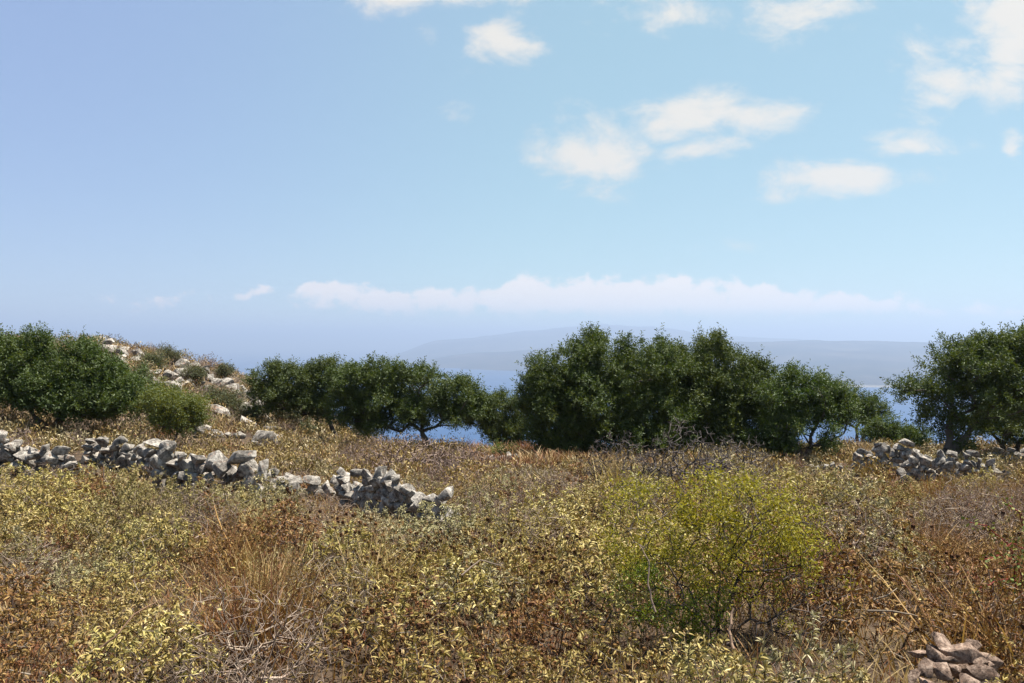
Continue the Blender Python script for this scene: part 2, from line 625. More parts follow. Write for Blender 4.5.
# ------------------------------------------------------------------ stones and dry-stone walls
def rock_mesh(name, seed, mat, flat=0.62, pts=15, rounded=0.022):
    rng = R(seed)
    bm = bmesh.new()
    p = unit(rng.normal(size=(pts, 3))) * rng.uniform(0.68, 1.1, (pts, 1))
    p *= np.array([0.5, 0.5 * rng.uniform(0.62, 0.9), 0.5 * flat * rng.uniform(0.8, 1.25)])
    vs = [bm.verts.new(c) for c in p]
    r = bmesh.ops.convex_hull(bm, input=vs)
    junk = list({g for g in list(r['geom_interior']) + list(r['geom_unused']) if isinstance(g, bmesh.types.BMVert)})
    if junk:
        bmesh.ops.delete(bm, geom=junk, context='VERTS')
    bmesh.ops.bevel(bm, geom=bm.edges[:], offset=rounded, segments=2, profile=0.6, affect='EDGES', clamp_overlap=True)
    bmesh.ops.triangulate(bm, faces=bm.faces[:])
    bmesh.ops.subdivide_edges(bm, edges=[e for e in bm.edges if e.calc_length() > 0.11], cuts=1, use_grid_fill=True)
    for vt in bm.verts:
        nz = mnoise.noise_vector(vt.co * 4.5 + Vector((seed, 0, 0))) * 0.016 + mnoise.noise_vector(vt.co * 12 + Vector((0, seed, 0))) * 0.010
        vt.co += nz
    for f in bm.faces:
        f.smooth = True
    bmesh.ops.recalc_face_normals(bm, faces=bm.faces[:])
    me = bpy.data.meshes.new(name)
    bm.to_mesh(me)
    bm.free()
    for e in me.edges:
        pass
    me.materials.append(mat)
    return me


ROCKS = [rock_mesh("stone", 100 + i, M_STONE, flat=(0.5, 0.62, 0.75)[i % 3], pts=(10, 13, 17)[i % 3]) for i in range(14)]
TANROCKS = [rock_mesh("rock", 300 + i, M_TAN, flat=(0.5, 0.68)[i % 2], pts=12) for i in range(8)]
WALL_LINES = []


def stone(name, mesh, loc, size, rot, parent=None):
    o = bpy.data.objects.new(name, mesh)
    o.location = loc
    o.scale = size
    o.rotation_euler = rot
    COL.objects.link(o)
    if parent is not None:
        o.parent = parent
    return o


def wall(label, pts, size, seed, rows=2, limit=100, tumble=0.15, group=None):
    """pts = (photo column, distance, height of the wall there); stones are laid in rough courses"""
    rng = R(seed)
    px = np.array([(p[0] - CX) / F * p[1] for p in pts])
    py = np.array([p[1] for p in pts], float)
    ph = np.array([p[2] for p in pts], float)
    ln = np.concatenate([[0], np.cumsum(np.hypot(np.diff(px), np.diff(py)))])
    WALL_LINES.append((px, py))
    mx, my = px.mean(), py.mean()
    base = np.array([mx, my, float(ground_z(mx, my))])
    root = empty("dry_stone_wall", base, label, "stone wall", group)
    out = []
    for row in range(rows):
        z, course = 0.0, 0
        while z < ph.max():
            s = rng.uniform(0, size * 0.5)
            while s < ln[-1]:
                w_ = size * rng.uniform(0.65, 1.45)
                c = s + w_ / 2
                if c > ln[-1]:
                    break
                h_here = np.interp(c, ln, ph) * (rng.uniform(0.85, 1.12) + 0.16 * math.sin(c * 3.1 + seed) + 0.08 * math.sin(c * 7.3)) - 0.12 * row
                hh = size * rng.uniform(0.55, 0.8)
                if z + hh * 0.5 <= h_here:
                    x, y = np.interp(c, ln, px), np.interp(c, ln, py)
                    y += (row - (rows - 1) / 2) * size * 0.85 + rng.normal() * size * 0.13 - z * 0.04
                    zz = float(ground_z(x, y)) + z + hh * 0.42
                    dirx, diry = np.interp(c + 0.2, ln, px) - np.interp(c - 0.2, ln, px), np.interp(c + 0.2, ln, py) - np.interp(c - 0.2, ln, py)
                    a = math.atan2(diry, dirx) + rng.normal() * 0.35
                    out.append((row, z, (x, y, zz), (w_ * 1.22, size * rng.uniform(0.9, 1.2) * 1.2, hh * 1.9),
                                (rng.normal() * tumble, rng.normal() * tumble, a)))
                s += w_ * 0.92
            z += size * 0.46
            course += 1
    out.sort(key=lambda o: (o[0], -o[1]))
    for (row, z, loc, sz, rot) in out[:limit]:
        stone("stone", ROCKS[rng.integers(len(ROCKS))], np.array(loc) - base, sz, rot, root)
    return root


G_WALL = "stretches of dry-stone wall"
wall("left end of the pale dry-stone wall below the big olive tree", [(-40, 15.2, 0.62), (20, 14.8, 0.62), (52, 14.6, 0.74), (84, 14.8, 0.5)], 0.31, 11, group=G_WALL)
wall("low stretch of grey dry-stone wall set back between two taller stretches", [(78, 16.0, 0.45), (100, 16.2, 0.52), (130, 15.8, 0.55), (156, 15.2, 0.55)], 0.28, 12, group=G_WALL)
wall("tallest stretch of dry-stone wall with big loose grey and white stones", [(150, 13.3, 0.72), (175, 13.1, 0.86), (205, 12.8, 0.92), (232, 12.7, 0.84), (270, 12.6, 0.66)], 0.34, 13, tumble=0.3, group=G_WALL)
wall("low stretch of wall showing between bushes right of the tallest stretch", [(268, 12.9, 0.52), (292, 13.4, 0.48), (318, 13.6, 0.42), (346, 13.3, 0.42)], 0.28, 14, rows=2, tumble=0.35, group=G_WALL)
wall("tumbled end of the dry-stone wall sloping down into the scrub", [(342, 12.8, 0.60), (365, 11.9, 0.66), (392, 11.1, 0.62), (420, 10.4, 0.56), (452, 9.8, 0.42)], 0.24, 15, tumble=0.45, rows=3, group=G_WALL)
wall("short broken wall on the hillside beside the yellow-green bush", [(186, 21.5, 0.50), (200, 21.6, 0.56), (214, 21.8, 0.42)], 0.33, 16, tumble=0.3, group=G_WALL)
wall("low spread of flat pale stones trailing right from the hillside wall", [(214, 22.3, 0.24), (235, 22.6, 0.20), (252, 23.0, 0.16)], 0.28, 17, tumble=0.3, group=G_WALL)
wall("low stone wall with reddish topped stones left of the right olive trunk", [(848, 17.2, 0.50), (870, 17.0, 0.58), (900, 16.8, 0.54), (930, 16.8, 0.46)], 0.25, 18, tumble=0.35, group=G_WALL)
wall("heaped row of small grey stones in front of the right olive trunk", [(900, 15.3, 0.36), (925, 15.1, 0.54), (960, 14.8, 0.64), (985, 14.7, 0.60), (1005, 14.8, 0.30)], 0.22, 19, tumble=0.5, rows=3, group=G_WALL)
wall("bit of dry-stone wall under the crown at the right edge", [(985, 21.0, 0.34), (1010, 20.8, 0.36), (1050, 20.6, 0.34)], 0.28, 20, tumble=0.3, group=G_WALL)
wall("low line of pale stones at the foot of the middle tree clump", [(536, 25.5, 0.24), (570, 25.0, 0.20), (606, 24.6, 0.22)], 0.27, 21, tumble=0.3, group=G_WALL)
wall("few pale stones in the grass left of the big tree clump", [(486, 20.6, 0.16), (505, 20.5, 0.22), (526, 20.6, 0.14)], 0.26, 22, tumble=0.3, group=G_WALL)
wall("flat pale stones lying in a line at the foot of the trunk by the stone rows", [(806, 18.6, 0.12), (828, 18.7, 0.16), (848, 18.9, 0.12)], 0.26, 23, rows=1, tumble=0.2, group=G_WALL)

# rock heap at the near right corner: each rock can be lifted off
HEAP = [  # photo column, row, distance, width (m), label
    (942, 652, 4.35, 0.17, "largest pale grey rock leaning on top of the rock heap"),
    (962, 662, 4.25, 0.17, "upright wedge rock leaning to the right in the rock heap"),
    (935, 664, 4.20, 0.13, "brown flat rock propped under the top rock of the heap"),
    (925, 676, 4.05, 0.13, "rounded grey rock at the left foot of the rock heap"),
    (944, 680, 4.00, 0.12, "pale rounded rock in the front middle of the rock heap"),
    (976, 668, 4.20, 0.10, "small pink rock at the right shoulder of the rock heap"),
    (983, 680, 4.05, 0.12, "white edged rock at the right foot of the rock heap"),
    (965, 688, 3.95, 0.12, "reddish tan rock at the bottom of the rock heap"),
    (918, 660, 4.35, 0.10, "dark brown rock on the left flank of the rock heap"),
    (972, 652, 4.45, 0.09, "small dark rock behind the upright wedge of the heap"),
]
HEAP += [(950, 668, 4.15, 0.07, "small brown rock wedged in the middle of the rock heap"), (932, 655, 4.4, 0.07, "small grey rock behind the brown flat one in the heap"),
         (955, 676, 4.02, 0.08, "small dark rock in the hollow at the heap's front"), (988, 672, 4.2, 0.06, "smallest pinkish rock on the heap's right end"),
         (914, 684, 4.0, 0.08, "dull brown rock at the heap's left end")]
hr = R(77)
for i, (px, py, d, s, lab) in enumerate(HEAP):
    py, s = py - 7, s * 1.12
    o = stone("rock", TANROCKS[i % len(TANROCKS)], P(px, py, d), (s * 1.25, s * 1.2, s * 1.35), hr.normal(size=3) * 0.5)
    tag(o, lab, "rock", "rocks in the heap")
for i in range(9):   # the hidden bottom of the heap
    c = P(hr.uniform(918, 990), 690, hr.uniform(4.1, 4.5))
    c[2] = float(ground_z(c[0], c[1])) + 0.06 + 0.16 * (i % 2)
    o = stone("rock", TANROCKS[i % len(TANROCKS)], c, np.array([0.2, 0.2, 0.22]) * hr.uniform(0.8, 1.2), hr.normal(size=3))
    tag(o, "brown rock half buried under the others of the rock heap", "rock", "rocks in the heap")
o = stone("rock", ROCKS[3], P(205, 556, 8.3), (0.22, 0.18, 0.20), (0.2, 0.5, 0.3))
tag(o, "lone pale rock in the rust brown grass below the tallest wall stretch", "rock")

# boulders on the left hill
HILL_ROCKS = [(152, 372, 36, 0.8), (168, 378, 35, 0.9), (185, 366, 40, 1.1), (194, 364, 40.5, 0.9), (176, 362, 40, 0.8), (140, 354, 42, 0.9), (134, 357, 41, 0.7),
              (163, 368, 38, 0.7), (182, 374, 37, 1.0), (217, 382, 38, 1.0), (224, 384, 38, 0.9), (234, 390, 37, 0.9), (240, 401, 33, 0.8), (250, 408, 31, 0.8),
              (260, 412, 30.5, 0.7), (170, 388, 32, 0.9), (150, 384, 33, 0.8), (152, 366, 38, 0.7), (205, 372, 40, 0.7), (190, 382, 35, 0.6), (228, 396, 34, 0.6),
              (122, 352, 43, 0.8), (115, 358, 41, 0.6), (158, 358, 41, 0.7), (213, 392, 34, 0.6), (246, 398, 35, 0.7), (186, 396, 31, 0.6), (268, 418, 29, 0.6)]
hb = R(5)
for i, (px, py, d, s) in enumerate(HILL_ROCKS):
    x = (px - CX) / F * d
    # slide along the sight line until the ground is met
    dd = np.linspace(24, 47, 400)
    gap = (CZ - (py - CY) / F * dd) - ground_z((px - CX) / F * dd, dd)
    hit = np.where(gap < 0.15)[0]
    d = float(dd[hit[0]]) if len(hit) else d
    x, y = (px - CX) / F * d, d
    o = stone("boulder", ROCKS[i % len(ROCKS)], (x, y, float(ground_z(x, y)) + s * 0.12), np.array((s * 1.25, s, s * hb.uniform(0.8, 1.15))) * hb.uniform(0.65, 1.15), hb.normal(size=3) * 0.4)
    where = "near the top of the left hill" if py < 370 else ("halfway down the left hill" if py < 392 else "at the foot of the left hill's right flank")
    tag(o, "pale limestone boulder showing through scrub " + where, "boulder", "boulders on the left hill")

def on_slope(px, py, d0=20.0, d1=48.0):
    dd = np.linspace(d0, d1, 500)
    gap = (CZ - (py - CY) / F * dd) - ground_z((px - CX) / F * dd, dd)
    hit = np.where(gap < 0.05)[0]
    return float(dd[hit[0]]) if len(hit) else None


for i in range(75):
    px = hb.uniform(105, 275)
    top = np.interp(px, [105, 150, 185, 235, 262, 280], [346, 353, 361, 386, 405, 414])
    d = on_slope(px, top + 1 + 46 * hb.random() ** 1.5)
    if d is None:
        continue
    s = hb.uniform(0.3, 0.95)
    x = (px - CX) / F * d
    o = stone("boulder", ROCKS[i % len(ROCKS)], (x, d, float(ground_z(x, d)) + s * 0.18), np.array((s * 1.3, s, s * hb.uniform(0.7, 1.1))), hb.normal(size=3) * 0.4)
    tag(o, "small pale rubble stone among the boulders of the left hill", "boulder", "boulders on the left hill")

# ------------------------------------------------------------------ olive trees
OLIVE = np.array([[0.0277, 0.0474, 0.0055], [0.0481, 0.0798, 0.009], [0.074, 0.1092, 0.0139], [0.1064, 0.1376, 0.0222], [0.1434, 0.1632, 0.0383]])
BARK = np.array([[0.10, 0.085, 0.07], [0.075, 0.062, 0.052], [0.14, 0.115, 0.095]])


def crown_points(lobes, d, depth, rng, per, gap=-0.27):
    c, o = [], []
    for (px, py, rx, ry, *more) in lobes:
        off = more[0] if more else 0.0
        ctr = P(px, py, d) + np.array([0, off, 0])
        a, b = rx / F * d, ry / F * d
        e = np.array([a, min(depth, max(a, b) * 1.05), b])
        n = max(6, int(1.25 * per * a * b * math.pi))
        u_ = unit(rng.normal(size=(n, 3)))
        u_[:, 2] = np.where(rng.random(n) < 0.3, np.abs(u_[:, 2]), u_[:, 2])
        r = rng.uniform(0.2, 1.0, (n, 1)) ** 0.6 * rng.uniform(0.78, 1.22, (n, 1))
        q = ctr + u_ * e * r * 0.95
        hollow = np.array([mnoise.noise(Vector(tuple(t * np.array([1.5, 1.5, 1.7])))) for t in q])
        ok = hollow > gap
        c.append(q[ok])
        o.append(u_[ok])
    return np.concatenate(c), np.concatenate(o)


def crown(mb, pts, outw, rng, twigs=20, per=9, leaf=(0.075, 0.024), pal=OLIVE, spread=0.085, twig_len=(0.10, 0.34)):
    n = len(pts)
    keep = rng.random(n)
    k = np.repeat(np.arange(n), twigs)
    p0 = pts[k] + rng.normal(size=(len(k), 3)) * spread
    td = unit(outw[k] * 0.55 + np.array([0, 0, 0.55]) + rng.normal(size=(len(k), 3)) * 0.65)
    tl = rng.uniform(*twig_len, len(k)) * (0.75 + 0.5 * keep[k])
    tone = rng.random(len(k)) * 0.6 + keep[k] * 0.4
    a, b = perp(td, rng)
    j = np.tile(np.arange(per), len(k))
    kk = np.repeat(np.arange(len(k)), per)
    t = (j + rng.random(len(j))) / per
    ang = j * 2.4 + rng.random(len(j)) * 0.8
    side = a[kk] * np.cos(ang)[:, None] + b[kk] * np.sin(ang)[:, None]
    p = p0[kk] + td[kk] * (tl[kk] * t)[:, None]
    dd = unit(td[kk] * 0.7 + side + rng.normal(size=p.shape) * 0.2)
    f = np.clip(tone[kk] + rng.normal(size=len(kk)) * 0.15, 0, 0.999) * (len(pal) - 1)
    i0 = f.astype(int)
    col = pal[i0] * (1 - (f - i0))[:, None] + pal[np.minimum(i0 + 1, len(pal) - 1)] * (f - i0)[:, None]
    leaves(mb, p, dd, rng.uniform(0.7, 1.25, len(p)) * leaf[0], rng.uniform(0.7, 1.2, len(p)) * leaf[1], col, rng)
    return p0, td, tl


def olive(label, base, d, lobes, seed, depth=1.6, per=35, trunk=0.13, pal=OLIVE, name="olive_tree", cat="olive tree", forks=2, leaf=(0.082, 0.028), group="olive trees", clear=0.35, gap=-0.27):
    rng = R(seed)
    x = (base[0] - CX) / F * d
    b = np.array([x, d, float(ground_z(x, d)) - 0.05])
    root = empty(name, b, label, cat, group)
    pts, outw = crown_points(lobes, d, depth, rng, per, gap)
    pts, keepz = pts, None
    low = pts[:, 2] > ground_z(pts[:, 0], pts[:, 1]) + clear
    pts, outw = pts[low], outw[low]
    mb = MB()
    crown(mb, pts - b, outw, rng, pal=pal, leaf=leaf)
    # limbs reach from a short trunk into the crown
    pick = rng.choice(len(pts), min(len(pts), 90), replace=False)
    tops = pts[pick] - b
    tops[:, :] *= np.array([0.93, 0.93, 0.96])
    tb = MB()
    knots = []
    hgt = max(0.4, np.percentile(tops[:, 2], 12) * 0.75)
    for f in range(forks):
        sh = rng.normal(size=3) * 0.10 * (f > 0)
        sh[2] = 0
        grp = tops[f::forks] if forks == 1 else tops[np.argsort(tops[:, 0])][f * len(tops) // forks:(f + 1) * len(tops) // forks]
        mean = grp.mean(0)
        start = sh
        knee = np.array([mean[0] * 0.35, mean[1] * 0.3, hgt * rng.uniform(0.8, 1.1)]) + sh
        g = graph(knee, grp, rng, seg=0.3, wob=0.22, tip=0.013, power=2.2, lift=0.12)
        graph_mesh(tb, g, rng, BARK, 6, rmax=trunk * 0.7)
        m = 5
        tt = np.linspace(0, 1, m + 1)[:, None]
        path = start + (knee - start) * tt + np.array([1, 1, 0]) * rng.normal(size=(m + 1, 3)) * 0.04 * np.sin(tt * np.pi)
        rr = np.linspace(trunk * 1.25, min(trunk * 0.7, g[2][0]) * 1.05, m + 1) * rng.uniform(0.9, 1.12, m + 1)
        rr[0] = trunk * 1.6
        tubes(tb, path[:-1], path[1:], rr[:-1], rr[1:], BARK[rng.integers(0, 3, m)], 8)
    tb.build("trunk", M_BARK, root, smooth=True)
    mb.build("crown", M_OLIVE, root)
    return root


olive("big spreading dark olive tree above the left wall", (52, 443), 20.0,
      [(28, 362, 28, 20), (80, 362, 22, 18), (104, 376, 22, 17), (134, 396, 24, 20), (104, 398, 34, 24), (58, 394, 40, 28), (8, 390, 32, 28), (36, 343, 10, 9), (74, 346, 16, 7), (-25, 380, 30, 30), (96, 406, 46, 13), (62, 398, 44, 18), (84, 386, 36, 22), (20, 402, 30, 15), (2, 352, 12, 12)], 31, trunk=0.12, per=46, depth=1.9, clear=0.62, gap=-0.45, forks=3)
olive("small olive tree with thin forked trunk at the foot of the hill", (338, 436), 27.0,
      [(262, 384, 14, 14), (275, 374, 8, 12), (298, 382, 26, 19), (320, 396, 24, 20), (330, 376, 18, 14), (285, 398, 26, 15), (265, 402, 16, 13), (310, 408, 26, 12)], 32, trunk=0.08, forks=1, clear=0.15)
olive("low flat-topped olive tree with leaning reddish trunk left of the sea gap", (428, 446), 24.0,
      [(350, 386, 28, 20), (384, 382, 30, 20), (420, 390, 32, 22), (378, 404, 34, 18), (455, 397, 24, 16), (425, 412, 36, 15), (476, 402, 14, 14), (352, 408, 24, 14), (398, 418, 30, 12), (462, 416, 24, 12), (362, 420, 28, 13)], 33, trunk=0.10, forks=1, per=36, clear=0.12)
olive("low olive tree filling the gap just left of the big clump", (506, 443), 29.0,
      [(500, 410, 24, 17), (478, 418, 16, 16), (516, 424, 18, 18), (490, 428, 22, 15), (505, 434, 30, 13), (526, 438, 16, 10), (482, 408, 14, 12)], 34, trunk=0.07, clear=0.1, per=34)
olive("tall left half of the big olive clump with tufted top", (618, 468), 22.0,
      [(540, 388, 18, 26), (588, 358, 28, 22), (596, 401, 48, 42), (648, 374, 42, 30), (655, 419, 46, 34), (556, 427, 32, 26), (536, 413, 16, 30), (625, 443, 54, 24), (575, 386, 30, 30), (590, 341, 9, 9), (547, 363, 8, 9), (627, 347, 8, 8), (570, 449, 34, 18), (665, 449, 34, 18)], 35, depth=2.0, trunk=0.13, clear=0.05, per=36, gap=-0.5)
olive("tall right half of the big olive clump with pointed middle shoot", (700, 470), 22.6,
      [(715, 362, 28, 22), (745, 395, 40, 30), (702, 403, 42, 40), (770, 405, 24, 24), (690, 368, 24, 18), (722, 435, 44, 26), (752, 374, 18, 14), (676, 358, 12, 10), (684, 435, 30, 26), (715, 345, 10, 10), (668, 351, 8, 8), (700, 453, 36, 18), (742, 453, 34, 18), (662, 385, 30, 34), (730, 410, 40, 30)], 36, depth=2.0, trunk=0.13, clear=0.05, per=36, gap=-0.5)
olive("lower olive tree on a leaning trunk at the right end of the big clump", (806, 471), 21.4,
      [(784, 404, 30, 26), (814, 394, 26, 18), (800, 428, 38, 26), (834, 414, 18, 18), (770, 442, 24, 18), (838, 396, 12, 10), (792, 380, 14, 8), (775, 452, 26, 16)], 37, trunk=0.10, clear=0.15)
olive("small rounded olive tree right of the big clump against the sea", (858, 446), 28.5,
      [(846, 402, 14, 14), (868, 410, 16, 17), (853, 420, 18, 12), (876, 420, 12, 12)], 38, trunk=0.07)
olive("large open-crowned olive tree at the right edge", (946, 466), 19.6,
      [(1000, 357, 34, 24), (962, 372, 36, 28), (925, 396, 24, 16), (984, 398, 44, 32), (948, 426, 30, 24), (1022, 384, 32, 44), (1044, 356, 34, 28), (905, 388, 12, 8), (975, 360, 20, 14)], 39, depth=1.7, trunk=0.14, per=29)
olive("olive tree half hidden behind the right edge tree", (1004, 462), 22.0,
      [(1010, 424, 30, 22), (1040, 420, 30, 28), (985, 430, 20, 18)], 40, trunk=0.09)

GREENBUSH = np.array([[0.0778, 0.1122, 0.0154], [0.1296, 0.165, 0.0192], [0.1944, 0.2178, 0.0269], [0.2592, 0.264, 0.0384]])
olive("bright yellow-green bush on the right flank of the big left olive", (178, 426), 19.2,
      [(176, 410, 27, 15), (160, 404, 18, 14), (192, 414, 14, 11), (174, 421, 26, 10)], 41, depth=0.8, per=70, pal=GREENBUSH, name="green_bush", cat="bush", trunk=0.03, forks=1, leaf=(0.05, 0.022), group="green bushes", clear=0.04)
olive("dark green rounded bush between the two stone rows and the sea", (900, 452), 26.0,
      [(900, 440, 26, 16), (878, 432, 16, 14), (915, 444, 14, 12)], 42, depth=0.9, name="green_bush", cat="bush", trunk=0.04, forks=1, group="green bushes", clear=0.1)
olive("bright low green bush in the open grass left of the big clump", (500, 462), 22.5,
      [(500, 455, 17, 8)], 43, depth=0.5, pal=GREENBUSH, name="green_bush", cat="bush", trunk=0.02, forks=1, leaf=(0.05, 0.022), group="green bushes", clear=0.04)
olive("pale yellow-green bush behind the right trunk of the clump", (836, 464), 23.0,
      [(838, 456, 22, 9)], 44, depth=0.5, pal=GREENBUSH, name="green_bush", cat="bush", trunk=0.02, forks=1, leaf=(0.05, 0.022), group="green bushes", clear=0.04)

DULL = np.array([[0.0595, 0.0595, 0.0255], [0.0935, 0.085, 0.0382], [0.136, 0.119, 0.0595], [0.17, 0.1445, 0.085]])
for i, (px, py, r_, h_, lab) in enumerate([
        (168, 356, 9, 6, "dull green bush on the skyline right of the hill's topmost boulders"), (152, 362, 10, 7, "dark rounded bush under the topmost boulders of the hill"),
        (140, 376, 12, 8, "grey-green bush high on the hill above the big olive's right flank"), (192, 376, 10, 7, "grey-green bush in the middle of the hill's boulders"),
        (215, 398, 13, 9, "broad dull bush low on the hill's right flank"), (232, 403, 12, 9, "dark bush at the foot of the hill left of the small olive"),
        (222, 372, 9, 7, "wispy dull bush on the hill's right skyline"), (250, 416, 13, 8, "olive brown bush at the foot of the hill beside the small olive"),
        (300, 424, 16, 9, "low olive brown bush under the small forked olive"), (365, 432, 18, 9, "low brownish bush between the two low olives"),
        (280, 416, 14, 8, "dull bush left of the small forked olive trunk")]):
    d = on_slope(px, py + h_) or 30.0
    olive(lab, (px, py), d, [(px, py, r_, h_), (px + r_ * 0.5, py + 2, r_ * 0.7, h_ * 0.7)], 60 + i, depth=0.7, pal=DULL, name="hill_shrub", cat="shrub", trunk=0.02, forks=1,
          leaf=(0.07, 0.026), group="shrubs on the left hill", clear=0.02, per=34)

# ------------------------------------------------------------------ scrub plants: one of each kind, then copies
SAGE = np.array([[0.1303, 0.0476, 0.0156], [0.1845, 0.1035, 0.0293], [0.2442, 0.1759, 0.0488], [0.3256, 0.2534, 0.0761], [0.4559, 0.3673, 0.1463], [0.5601, 0.4626, 0.2432]])
GREY = np.array([[0.1092, 0.0631, 0.0339], [0.156, 0.1193, 0.0545], [0.2106, 0.1824, 0.0847], [0.2886, 0.2525, 0.1271], [0.4524, 0.3858, 0.2118], [0.6552, 0.5612, 0.3388]])
LEMON = np.array([[0.0981, 0.0467, 0.0236], [0.1422, 0.0978, 0.0325], [0.1962, 0.153, 0.0502], [0.2648, 0.2125, 0.0737], [0.3532, 0.2806, 0.1254], [0.4709, 0.3655, 0.2507]])
RUSSET = np.array([[0.0983, 0.0348, 0.0133], [0.1572, 0.0669, 0.0221], [0.2228, 0.1135, 0.0354], [0.2817, 0.1737, 0.0554], [0.3668, 0.2539, 0.0941], [0.4978, 0.3875, 0.166]])
TWIG = np.array([[0.1338, 0.0949, 0.0714], [0.2431, 0.1785, 0.1378], [0.079, 0.0535, 0.0408], [0.3403, 0.2621, 0.204]])
RUST = np.array([[0.1676, 0.0704, 0.025], [0.2513, 0.1307, 0.0458], [0.3538, 0.2254, 0.0915], [0.1117, 0.0406, 0.0184]])
STRAW = np.array([[0.38, 0.2784, 0.1196], [0.5, 0.384, 0.184], [0.25, 0.1632, 0.0644]])


def pick(pal, f, rng):
    f = np.clip(f, 0, 0.999) * (len(pal) - 1)
    i = f.astype(int)
    return (pal[i] * (1 - (f - i))[:, None] + pal[i + 1] * (f - i)[:, None]) * rng.uniform(0.85, 1.15, (len(f), 1))


def dome_targets(rng, n, rad, hgt, lo=0.55):
    r = rad * np.sqrt(rng.random(n))
    a = rng.random(n) * 2 * np.pi
    z = hgt * (1 - 0.55 * (r / rad) ** 2) * rng.uniform(lo, 1.0, n)
    return np.stack([r * np.cos(a), r * np.sin(a), z], 1)


BALL = None


def balls(mb, p, r, col, rng):
    global BALL
    if BALL is None:
        g = []
        f = []
        for ax in range(3):
            for sg in (-1, 1):
                b0 = len(g)
                for i in range(3):
                    for j in range(3):
                        c = [0, 0, 0]
                        c[ax], c[(ax + 1) % 3], c[(ax + 2) % 3] = sg, (i - 1) * 0.8 if i != 1 else 0, (j - 1) * 0.8 if j != 1 else 0
                        g.append(c)
                for i in range(2):
                    for j in range(2):
                        f.append([b0 + i * 3 + j, b0 + i * 3 + 3 + j, b0 + i * 3 + 4 + j, b0 + i * 3 + 1 + j])
        BALL = (unit(np.array(g, float)), np.array(f))
    bv, bf_ = BALL
    n = len(p)
    v = p[:, None] + bv[None] * np.reshape(r, (-1, 1, 1)) * rng.uniform(0.85, 1.15, (n, len(bv), 1))
    mb.add(v, bf_[None] + (np.arange(n) * len(bv))[:, None, None], np.repeat(col, len(bv), 0))


SHADESTEM = np.array([[0.055, 0.038, 0.028], [0.10, 0.075, 0.058], [0.035, 0.024, 0.018], [0.20, 0.165, 0.135]])  # stems coloured darker to stand for deep shade inside the bushes


def sage(seed, label, rad, hgt, nst, heads=0, tone=0.5, leaf=(0.045, 0.0092), dens=14, pal=SAGE, cat="shrub", group=None):
    rng = R(seed)
    root = empty("sage_bush", (0, 0, 0), label, cat, group)
    tg = dome_targets(rng, nst, rad, hgt)
    g = graph((0, 0, 0), tg, rng, seg=0.10, wob=0.25, tip=0.0016, power=2.4, lift=0.2)
    sm = MB()
    graph_mesh(sm, g, rng, SHADESTEM, 3, rmax=0.012)
    lm = MB()
    pos, par, rad_, tips = g
    ti = np.where(tips)[0]
    i = np.arange(1, len(pos))
    i = i[pos[i, 2] > hgt * 0.16]
    # leaves in pairs along every twig
    k = np.repeat(i, dens)
    t = rng.random(len(k))[:, None]
    a, b = pos[par[k]], pos[k]
    p = a + (b - a) * t
    ax = unit(b - a)
    s1, s2 = perp(ax, rng)
    ang = rng.random(len(k)) * 2 * np.pi
    d = unit(ax * 0.55 + s1 * np.cos(ang)[:, None] + s2 * np.sin(ang)[:, None] + np.array([0, 0, 0.15]))
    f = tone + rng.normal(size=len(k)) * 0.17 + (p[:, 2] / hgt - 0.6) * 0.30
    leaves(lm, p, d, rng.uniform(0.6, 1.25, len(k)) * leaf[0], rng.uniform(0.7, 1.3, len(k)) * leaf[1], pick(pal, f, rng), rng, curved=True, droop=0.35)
    # paler tufts at the tips
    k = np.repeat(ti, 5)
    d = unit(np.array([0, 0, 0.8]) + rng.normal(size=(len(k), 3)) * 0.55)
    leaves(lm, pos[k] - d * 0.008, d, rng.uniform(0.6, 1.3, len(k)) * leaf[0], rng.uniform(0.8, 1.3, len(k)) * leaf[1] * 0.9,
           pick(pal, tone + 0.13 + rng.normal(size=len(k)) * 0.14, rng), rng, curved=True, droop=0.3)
    lm.build("foliage", M_LEAF, root)
    if heads:
        hm = sm
        h = ti[rng.permutation(len(ti))[:heads]]
        hp = pos[h] + np.stack([rng.normal(size=len(h)) * 0.012, rng.normal(size=len(h)) * 0.012, rng.uniform(0.03, 0.10, len(h))], 1)
        tubes(hm, pos[h], hp, np.full(len(h), 0.0016), np.full(len(h), 0.0014), np.array([0.2, 0.13, 0.08]), 3)
        balls(hm, hp, rng.uniform(0.008, 0.0145, len(h)), pick(np.array([[0.045, 0.020, 0.010], [0.085, 0.040, 0.016], [0.16, 0.085, 0.025]]), rng.random(len(h)), rng), rng)
    sm.build("stems", M_STEM, root)  # brown seed heads, where a bush has them, are merged into this mesh
    return root


